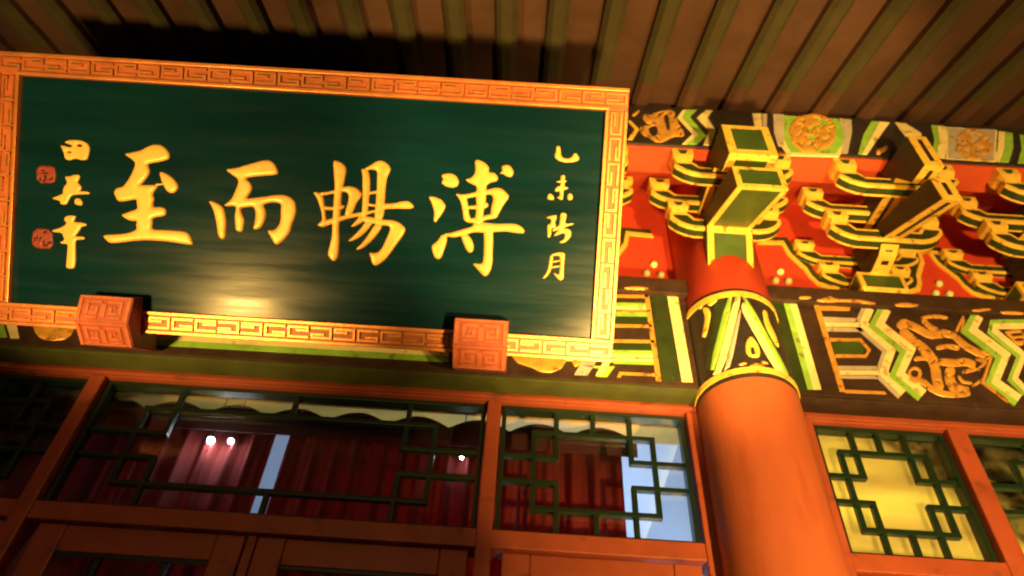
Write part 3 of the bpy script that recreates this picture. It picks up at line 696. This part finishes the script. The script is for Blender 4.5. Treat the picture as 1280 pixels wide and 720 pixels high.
# ------------------------------------------------------------------ name plaque
TB = R(47); PB = P(765, 453, -.25)
PU = np.array([0, -math.sin(TB), math.cos(TB)]); PN = np.array([0, -math.cos(TB), -math.sin(TB)])
PWID, PHGT, FRW = 2.185, .945, .078
def pl(s, h, n=0.): return PB+np.array([s, 0, 0])+PU*h+PN*n        # s: 0 at right edge, negative to the left
def pmap(x, y, n):
    d = ray(x, y); return CAM+d*(((PB-CAM)@PN)/(d@PN))+PN*(n-.012)
plaque = thing('name_plaque', 'large green name plaque with gold characters and gilded meander frame', 'plaque')
def slab(bm, s0, s1, h0, h1, n0, n1): prism(bm, [tuple(pl(s, h, n0)) for s, h in ((s0, h0), (s1, h0), (s1, h1), (s0, h1))], PN*(n1-n0))
bm = bmesh.new(); slab(bm, -PWID+FRW*.5, -FRW*.5, FRW*.5, PHGT-FRW*.5, -.045, -.012); link('panel', fin(bm, 'panel'), 'plaque_green', plaque)
def meander(s0, s1, h0, h1, name, vertical=False):
    """frame rail: red-brown bed, two gilded edge fillets and a raised square-spiral fret"""
    bm = bmesh.new(); slab(bm, s0, s1, h0, h1, -.05, 0); o = link(name, fin(bm, name, .002), 'frame_red', plaque)
    bm = bmesh.new(); e = .0125
    if not vertical:
        slab(bm, s0, s1, h1-e, h1-.0005, -.002, .009); slab(bm, s0+FRW-e, s1-FRW+e, h0+.0005, h0+e, -.002, .009) if h0 > .4 else slab(bm, s0, s1, h0+.0005, h0+e, -.002, .009)
        if h0 < .4: pass
    else:
        slab(bm, s0+.0005, s0+e, h0, h1, -.002, .009); slab(bm, s1-e, s1-.0005, h0, h1, -.002, .009)
    link('gilded_fillet', fin(bm, 'fillet', .002), 'frame_gold', o)
    bm = bmesh.new(); a0, a1 = (s0, s1) if not vertical else (h0, h1); c0, c1 = (h0, h1) if not vertical else (s0, s1)
    c0 += e+.006; c1 -= e+.006; pit = .0805; cnt = max(1, int((a1-a0-.01)/pit)); pit = (a1-a0-.004)/cnt; lw = (c1-c0)/7*1.3; cm = (c0+c1)/2
    def seg(p0, p1, k):
        x0, x1 = sorted((p0[0], p1[0])); y0, y1 = sorted((p0[1], p1[1])); hgt = .0075+.0003*(k % 3)
        a = (x0-lw/2, x1+lw/2); b = (y0-lw/2, y1+lw/2)
        if vertical: slab(bm, b[0], b[1], a[0], a[1], -.002, hgt)
        else: slab(bm, a[0], a[1], b[0], b[1], -.002, hgt)
    for q in range(cnt):
        L = a0+.002+q*pit; l, r_ = L+lw*.5+.004, L+pit-lw*.5-.004; t_, b_ = c1-lw/2, c0+lw/2
        third = (b_-t_)/3*-1
        path = [(r_, t_), (l, t_), (l, b_), (r_, b_), (r_, b_+third), (l+(r_-l)*.42, b_+third)]
        mid = [(l+(r_-l)*.42, b_+2*third*.98), (r_, b_+2*third*.98)]
        if q % 2: path = [(x, 2*cm-y) for x, y in path]
        if (q//2) % 2: path = [(l+r_-x, y) for x, y in path]
        for k in range(len(path)-1): seg(path[k], path[k+1], k)
    link('meander_fret', fin(bm, 'fret'), 'frame_gold', o)
meander(-PWID, 0, PHGT-FRW, PHGT, 'top_rail'); meander(-PWID, 0, 0, FRW, 'bottom_rail')
meander(-PWID, -PWID+FRW, FRW+.0005, PHGT-FRW-.0005, 'side_rail', True); meander(-FRW, 0, FRW+.0005, PHGT-FRW-.0005, 'side_rail', True)
for s in (-1.95, -.25):      # iron stays holding the plaque to the brackets behind
    a = pl(s, PHGT-.12, -.05); b = np.array([a[0], -.40, 4.30]); d = b-a; bm = bmesh.new()
    bmesh.ops.create_cone(bm, cap_ends=True, segments=10, radius1=.008, radius2=.008, depth=float(np.linalg.norm(d)))
    o = link('stay_rod', fin(bm, 'stay_rod', 0, False), 'lamp_metal', plaque); o.location = (a+b)/2; o.rotation_euler = Vector(d).to_track_quat('Z', 'Y').to_euler()
CH = {}
k1 = lambda p: Z(p, 120, 170, 4.8); k2 = lambda p: Z(p, 250, 185, 5.331); k3 = lambda p: Z(p, 385, 190, 4.8); k4 = lambda p: Z(p, 525, 190, 4.5)
k5 = lambda p: Z(p, 670, 170, 8.0); k6 = lambda p: Z(p, 670, 255, 6.85); k7 = lambda p: Z(p, 30, 165, 7.578); k8 = lambda p: Z(p, 30, 245, 7.2)
CH['a'] = ([k1(p) for p in (
 [(155,105),(215,92),(260,82),(300,58),(345,45),(385,50),(418,75),(437,108),(430,135),(395,148),(340,158),(300,165),(312,190),(315,215),(300,245),(275,275),(255,292),(300,290),(350,290),(362,300),(345,325),(332,345),(342,375),(335,400),(335,425),(385,422),(412,435),(415,465),(400,480),(330,490),(332,520),(325,560),(400,562),(470,566),(530,572),(555,590),(568,620),(575,655),(530,650),(440,635),(350,627),(270,625),(190,632),(120,642),(70,642),(45,620),(28,597),(60,590),(140,587),(190,578),(235,560),(230,530),(235,508),(195,508),(160,490),(138,472),(180,455),(240,435),(235,405),(232,378),(190,385),(150,392),(118,388),(105,360),(95,335),(110,310),(150,302),(180,265),(205,220),(222,180),(225,155),(195,130)],
 [(370,215),(390,210),(430,230),(465,258),(485,290),(485,315),(465,338),(440,342),(415,330),(395,295),(378,255)], [(345,283),(390,281),(392,293),(350,296)])], [])
CH['b'] = ([k2(p) for p in (
 [(155,138),(240,128),(300,108),(370,90),(410,78),(455,75),(490,95),(510,130),(520,160),(500,178),(400,185),(310,193),(300,205),(325,222),(345,255),(335,290),(315,315),(305,335),(360,328),(430,320),(500,308),(560,308),(600,325),(632,355),(640,400),(632,450),(612,500),(600,550),(575,590),(545,620),(515,645),(490,640),(470,605),(450,570),(440,545),(490,545),(520,510),(530,470),(530,420),(535,375),(510,362),(460,362),(415,375),(430,400),(437,440),(425,490),(400,530),(365,545),(342,535),(355,500),(362,450),(358,405),(345,388),(290,395),(262,400),(275,440),(292,475),(285,520),(278,555),(250,560),(228,545),(225,500),(222,450),(232,400),(225,385),(180,388),(145,382),(175,360),(205,330),(225,285),(245,235),(245,205),(210,180)],
 [(45,348),(80,352),(120,370),(150,395),(160,430),(168,480),(165,540),(165,590),(150,608),(125,605),(108,570),(100,500),(88,440),(70,390)])], [])
CH['c'] = ([k3(p) for p in (
 [(145,50),(165,45),(205,62),(228,90),(225,130),(215,180),(205,215),(200,250),(195,330),(190,400),(185,450),(188,520),(185,600),(175,640),(150,658),(125,640),(112,608),(125,560),(138,500),(140,440),(145,350),(150,260),(155,210),(150,130)],
 [(22,235),(60,238),(90,260),(100,320),(105,380),(110,425),(130,435),(100,445),(75,452),(45,435),(75,415),(80,395),(70,340),(50,280)],
 [(60,240),(110,235),(160,225),(210,205),(250,200),(290,212),(320,245),(315,270),(290,300),(275,340),(262,370),(250,385),(215,380),(222,340),(235,300),(240,265),(230,240),(200,235),(140,250),(100,258),(75,262)],
 [(85,318),(140,328),(190,316),(222,318),(200,347),(140,347),(95,347)], [(75,420),(120,400),(200,380),(260,368),(325,355),(335,378),(270,392),(210,407),(130,437),(90,442)],
 [(312,98),(345,95),(362,115),(370,160),(370,230),(362,300),(355,370),(340,395),(315,390),(322,300),(322,200),(322,130)],
 [(330,98),(370,75),(410,50),(440,45),(475,65),(495,95),(488,120),(472,150),(462,220),(458,300),(455,370),(440,405),(425,425),(395,420),(395,370),(402,300),(408,220),(410,150),(410,110),(380,102),(345,108)],
 [(355,238),(410,226),(418,247),(355,254)], [(355,303),(402,312),(402,328),(355,322)],
 [(440,306),(510,305),(560,292),(600,290),(625,310),(635,330),(610,340),(540,338),(480,340),(440,344)], [(335,357),(400,343),(450,335),(452,352),(390,362),(345,378)],
 [(320,378),(400,392),(450,404),(500,405),(545,420),(585,455),(575,490),(545,530),(520,565),(490,610),(460,645),(430,670),(400,685),(380,670),(370,630),(362,600),(390,605),(420,600),(445,565),(465,520),(485,475),(490,450),(470,440),(440,440),(400,430),(350,425),(318,410)],
 [(312,380),(350,400),(310,428),(275,447),(248,448),(280,413),(305,383)], [(340,415),(390,418),(360,462),(320,502),(270,532),(230,537),(270,500),(310,460)], [(398,428),(448,438),(415,492),(370,542),(320,582),(275,588),(320,545),(360,490)])], [])
CH['d'] = ([k4(p) for p in (
 [(115,125),(150,115),(185,118),(210,140),(220,170),(205,195),(175,200),(140,190),(115,170),(128,150)], [(42,245),(80,248),(120,265),(145,300),(130,335),(105,370),(85,398),(72,385),(78,340),(65,290)],
 [(455,75),(490,65),(515,80),(530,115),(515,140),(490,138),(465,120),(445,120),(462,100)],
 [(305,42),(330,38),(370,60),(390,85),(385,110),(420,112),(440,140),(435,162),(395,170),(375,185),(370,215),(372,260),(362,310),(355,350),(350,395),(335,410),(300,400),(310,360),(315,300),(312,240),(318,190),(290,178),(265,165),(250,152),(285,142),(305,120),(310,90)],
 [(195,230),(230,235),(262,255),(270,300),(275,350),(285,372),(310,380),(300,395),(245,390),(238,340),(230,290),(215,255)],
 [(210,238),(270,232),(320,218),(380,208),(430,195),(465,205),(500,240),(498,260),(470,295),(450,335),(430,365),(400,372),(395,345),(400,300),(410,265),(405,238),(370,238),(300,252),(250,262),(225,255)],
 [(265,300),(310,298),(350,288),(375,278),(388,298),(370,317),(320,320),(270,320)], [(245,375),(310,368),(370,352),(430,338),(440,360),(420,374),(370,380),(340,398),(260,397)],
 [(125,460),(180,450),(240,432),(290,418),(300,398),(350,393),(420,402),(480,400),(530,400),(570,415),(592,445),(580,458),(540,455),(480,445),(415,450),(350,452),(300,450),(250,465),(200,480),(160,478)],
 [(120,460),(152,468),(148,510),(135,550),(120,590),(105,605),(80,595),(68,565),(60,525),(95,500)], [(225,468),(265,460),(290,490),(302,525),(298,560),(280,568),(260,555),(245,520)],
 [(355,440),(410,440),(412,500),(408,560),(408,620),(398,665),(375,700),(355,698),(330,670),(308,645),(292,625),(330,628),(350,625),(355,580),(358,500)])], [])
CH['e'] = ([k5([(205,90),(240,92),(250,130),(252,185),(275,212),(320,220),(360,205),(375,170),(400,160),(425,190),(440,220),(420,245),(360,260),(290,262),(230,245),(190,215),(185,190),(198,150)])], [])
CH['f'] = ([k5(p) for p in ([(250,385),(295,385),(292,440),(290,480),(280,540),(275,600),(270,640),(230,630),(205,605),(240,600),(235,555),(240,500),(245,440)], [(200,448),(250,438),(300,433),(315,450),(280,462),(205,464)],
 [(185,545),(195,515),(230,490),(300,500),(330,512),(310,530),(250,545),(200,555)], [(120,575),(150,568),(180,600),(185,635),(150,638),(110,625)], [(320,575),(350,565),(375,600),(365,635),(330,640),(312,620)])], [])
CH['g'] = ([k6(p) for p in ([(78,118),(130,95),(180,90),(178,120),(165,160),(175,190),(130,215),(135,250),(120,290),(98,285),(98,230),(95,175),(125,165),(130,125)],
 [(210,75),(240,68),(268,85),(258,130),(250,165),(330,160),(325,175),(270,190),(235,205),(285,210),(308,240),(300,280),(265,320),(225,338),(195,325),(235,305),(250,270),(240,245),(190,265),(150,275),(165,250),(200,215),(150,235),(135,225),(160,200),(200,180),(205,130)])], [])
CH['h'] = ([k6(p) for p in ([(120,435),(150,440),(145,500),(130,570),(100,620),(65,645),(55,630),(85,595),(105,540),(115,480)],
 [(130,428),(190,412),(240,412),(252,435),(245,500),(240,570),(240,640),(215,658),(190,645),(145,590),(165,590),(195,610),(205,560),(208,490),(202,442),(140,446)], [(135,488),(205,476),(208,492),(138,506)], [(130,533),(205,523),(205,540),(130,553)])], [])
CH['i'] = ([k7([(358,92),(400,70),(470,66),(540,75),(590,105),(608,145),(600,200),(580,262),(520,262),(470,245),(420,265),(370,255),(360,210),(345,165),(322,118),(360,122),(420,140),(440,122),(400,108)])], [k7([(490,108),(535,116),(528,134),(485,128)]), k7([(395,178),(430,182),(428,192),(396,190)])])
CH['j'] = ([k7(p) for p in ([(365,415),(430,412),(450,398),(515,400),(510,440),(490,475),(530,510),(525,545),(505,555),(580,558),(612,575),(590,588),(500,588),(430,600),(405,650),(380,690),(320,680),(325,650),(250,630),(245,622),(300,600),(350,580),(350,540),(365,505),(390,480),(380,450)], [(460,630),(500,620),(540,650),(535,695),(490,690),(460,680)])], [])
CH['k'] = ([k8([(345,185),(390,170),(455,175),(445,200),(430,230),(500,235),(550,248),(545,268),(500,275),(490,300),(455,350),(440,360),(520,362),(535,378),(520,392),(450,395),(448,450),(450,530),(448,600),(435,655),(360,652),(362,600),(370,520),(375,430),(320,430),(302,415),(345,395),(330,350),(320,330),(250,325),(225,308),(290,290),(350,260),(365,235),(345,225)])], [])
for k, (pls, hls) in CH.items():
    big = k in 'abcd'
    relief('gold_character' if big else 'small_gold_character', pls, pmap, .008 if big else .005, 'gold_letter', plaque, .8 if big else .5, 1.3 if big else .9, hls, 1, 1)
for q in ([(42.5,206),(66,206.5),(68,218),(66,229),(43,228.5)], [(39,284.5),(63.5,286.5),(64.5,311),(43.5,311),(36.5,305)]):
    x0, y0 = np.min(q, 0); x1, y1 = np.max(q, 0); cuts = []
    for k in range(7):
        rx, ry = random.uniform(x0+4, x1-6), random.uniform(y0+4, y1-4); cuts.append(band([(rx, ry), (rx+random.uniform(3, 7), ry+random.uniform(-.5, .5))] if k % 2 else [(rx, ry), (rx+.4, ry+random.uniform(3, 6))], 1.1))
    relief('red_seal', [q], pmap, .004, 'seal_red', plaque, .5, .8, cuts)
# carved blocks under the plaque
def block(s0, s1, label):
    t = thing('carved_block', label, 'carved block', (0, 0, 0), 'carved blocks holding the plaque')
    sec = [(.125, .012), (.125, .075), (.040, .105), (-.045, .060), (-.075, -.10), (.0, -.10), (-.002, .012)]
    bm = bmesh.new(); prism(bm, [tuple(pl(s0, h, n)) for h, n in sec], (s1-s0, 0, 0)); o = link('block_body', fin(bm, 'block', .003), 'block_red', t)
    for fi, (a, b) in enumerate(((sec[1], sec[2]), (sec[2], sec[3]))):
        bm = bmesh.new(); d = np.array(b)-np.array(a); L = np.linalg.norm(d); e = d/L; nn = PU*(-e[1])*-1
        ev = PU*e[0]+PN*e[1]; nv = np.cross(ev, np.array([1., 0, 0])); nv = nv if nv@PN > 0 else -nv
        def rect(u0, u1, v0, v1, hh=.005):
            prism(bm, [tuple(pl(s0+u*(s1-s0), *a)+ev*v*L-nv*.001) for u, v in ((u0, v0), (u1, v0), (u1, v1), (u0, v1))], nv*hh)
        rect(.02, .98, .02, .10); rect(.02, .09, .12, .98); rect(.91, .98, .12, .98)
        if fi == 1: rect(.10, .90, .88, .97)
        for m_ in (0, 1):
            fx = (lambda u: u) if m_ == 0 else (lambda u: 1-u)
            for u0, u1, v0, v1 in ((.16, .45, .20, .29), (.16, .22, .30, .72), (.23, .40, .63, .72), (.34, .40, .42, .62), (.27, .33, .42, .50), (.46, .498, .30, .84), (.16, .40, .80, .87)):
                a_, b_ = sorted((fx(u0), fx(u1))); rect(a_, b_, v0, v1, .0045)
        link('carved_relief', fin(bm, 'carved_relief'), 'block_relief', o)
def s_of(x, y):
    d = ray(x, y); q = CAM+d*(((PB+PN*.08-CAM)@PN)/(d@PN)); return q[0]-PB[0]
block(s_of(98, 395), s_of(165, 400), 'carved red block holding the signature end of the plaque')
block(s_of(566, 430), s_of(634, 432), 'carved red block holding the plaque toward the red column')

# ------------------------------------------------------------------ floodlights' bodies
for i, (x, y, z, tg, *_r) in enumerate(FLOODS):
    t = thing('floodlight', ('black floodlight on a stand below the plaque corner near the column', 'black floodlight on a stand below the signature end of the plaque', 'black floodlight on a stand before the side bay')[i], 'floodlight', (x, y, 0), 'floodlights under the eave')
    d = (Vector(tg)-Vector((x, y, z))).normalized(); q = d.to_track_quat('Z', 'Y').to_matrix().to_4x4()
    M4 = Matrix.Translation((0, 0, z))@q
    bm = bmesh.new(); bmesh.ops.create_cone(bm, cap_ends=True, segments=24, radius1=.05, radius2=.085, depth=.13, matrix=M4@Matrix.Translation((0, 0, -.125))); link('lamp_housing', fin(bm, 'h', .004), 'lamp_metal', t)
    bm = bmesh.new(); bmesh.ops.create_cone(bm, cap_ends=True, segments=24, radius1=.072, radius2=.072, depth=.006, matrix=M4@Matrix.Translation((0, 0, -.055))); link('lamp_glass', fin(bm, 'g'), 'flood_glass', t)
    bm = bmesh.new(); bmesh.ops.create_cone(bm, cap_ends=True, segments=14, radius1=.018, radius2=.014, depth=z-.16, matrix=Matrix.Translation((0, 0, (z-.16)/2))); link('stand_pole', fin(bm, 'p'), 'lamp_metal', t)
    bm = bmesh.new(); bmesh.ops.create_cone(bm, cap_ends=True, segments=24, radius1=.16, radius2=.14, depth=.03, matrix=Matrix.Translation((0, 0, .016))); link('base_plate', fin(bm, 'b'), 'lamp_metal', t)

# unseen post and hood behind the viewer, added around the soft fill light
t = thing('fill_light_post', 'added post and hood around the unseen fill light facing the hall', 'fill light', (-1.5, -8.5, 0))
for nm, r1, r2, d_, z_, mt in (('fill_pole', .05, .035, 3.3, 1.65, 'lamp_metal'), ('fill_base', .16, .10, .25, .125, 'stone'), ('fill_hood', .34, .05, .18, 4.10, 'lamp_metal'), ('fill_tray', .06, .20, .08, 3.21, 'lamp_metal')):
    bm = bmesh.new(); bmesh.ops.create_cone(bm, cap_ends=True, segments=20, radius1=r1, radius2=r2, depth=d_, matrix=Matrix.Translation((0, 0, z_))); link(nm, fin(bm, nm), mt, t)
for k in range(4):
    a = math.pi/4+k*math.pi/2; bm = bmesh.new(); bmesh.ops.create_cone(bm, cap_ends=True, segments=8, radius1=.01, radius2=.01, depth=.78, matrix=Matrix.Translation((.18*math.cos(a), .18*math.sin(a), 3.63))); link('fill_rod', fin(bm, 'rod'), 'lamp_metal', t)
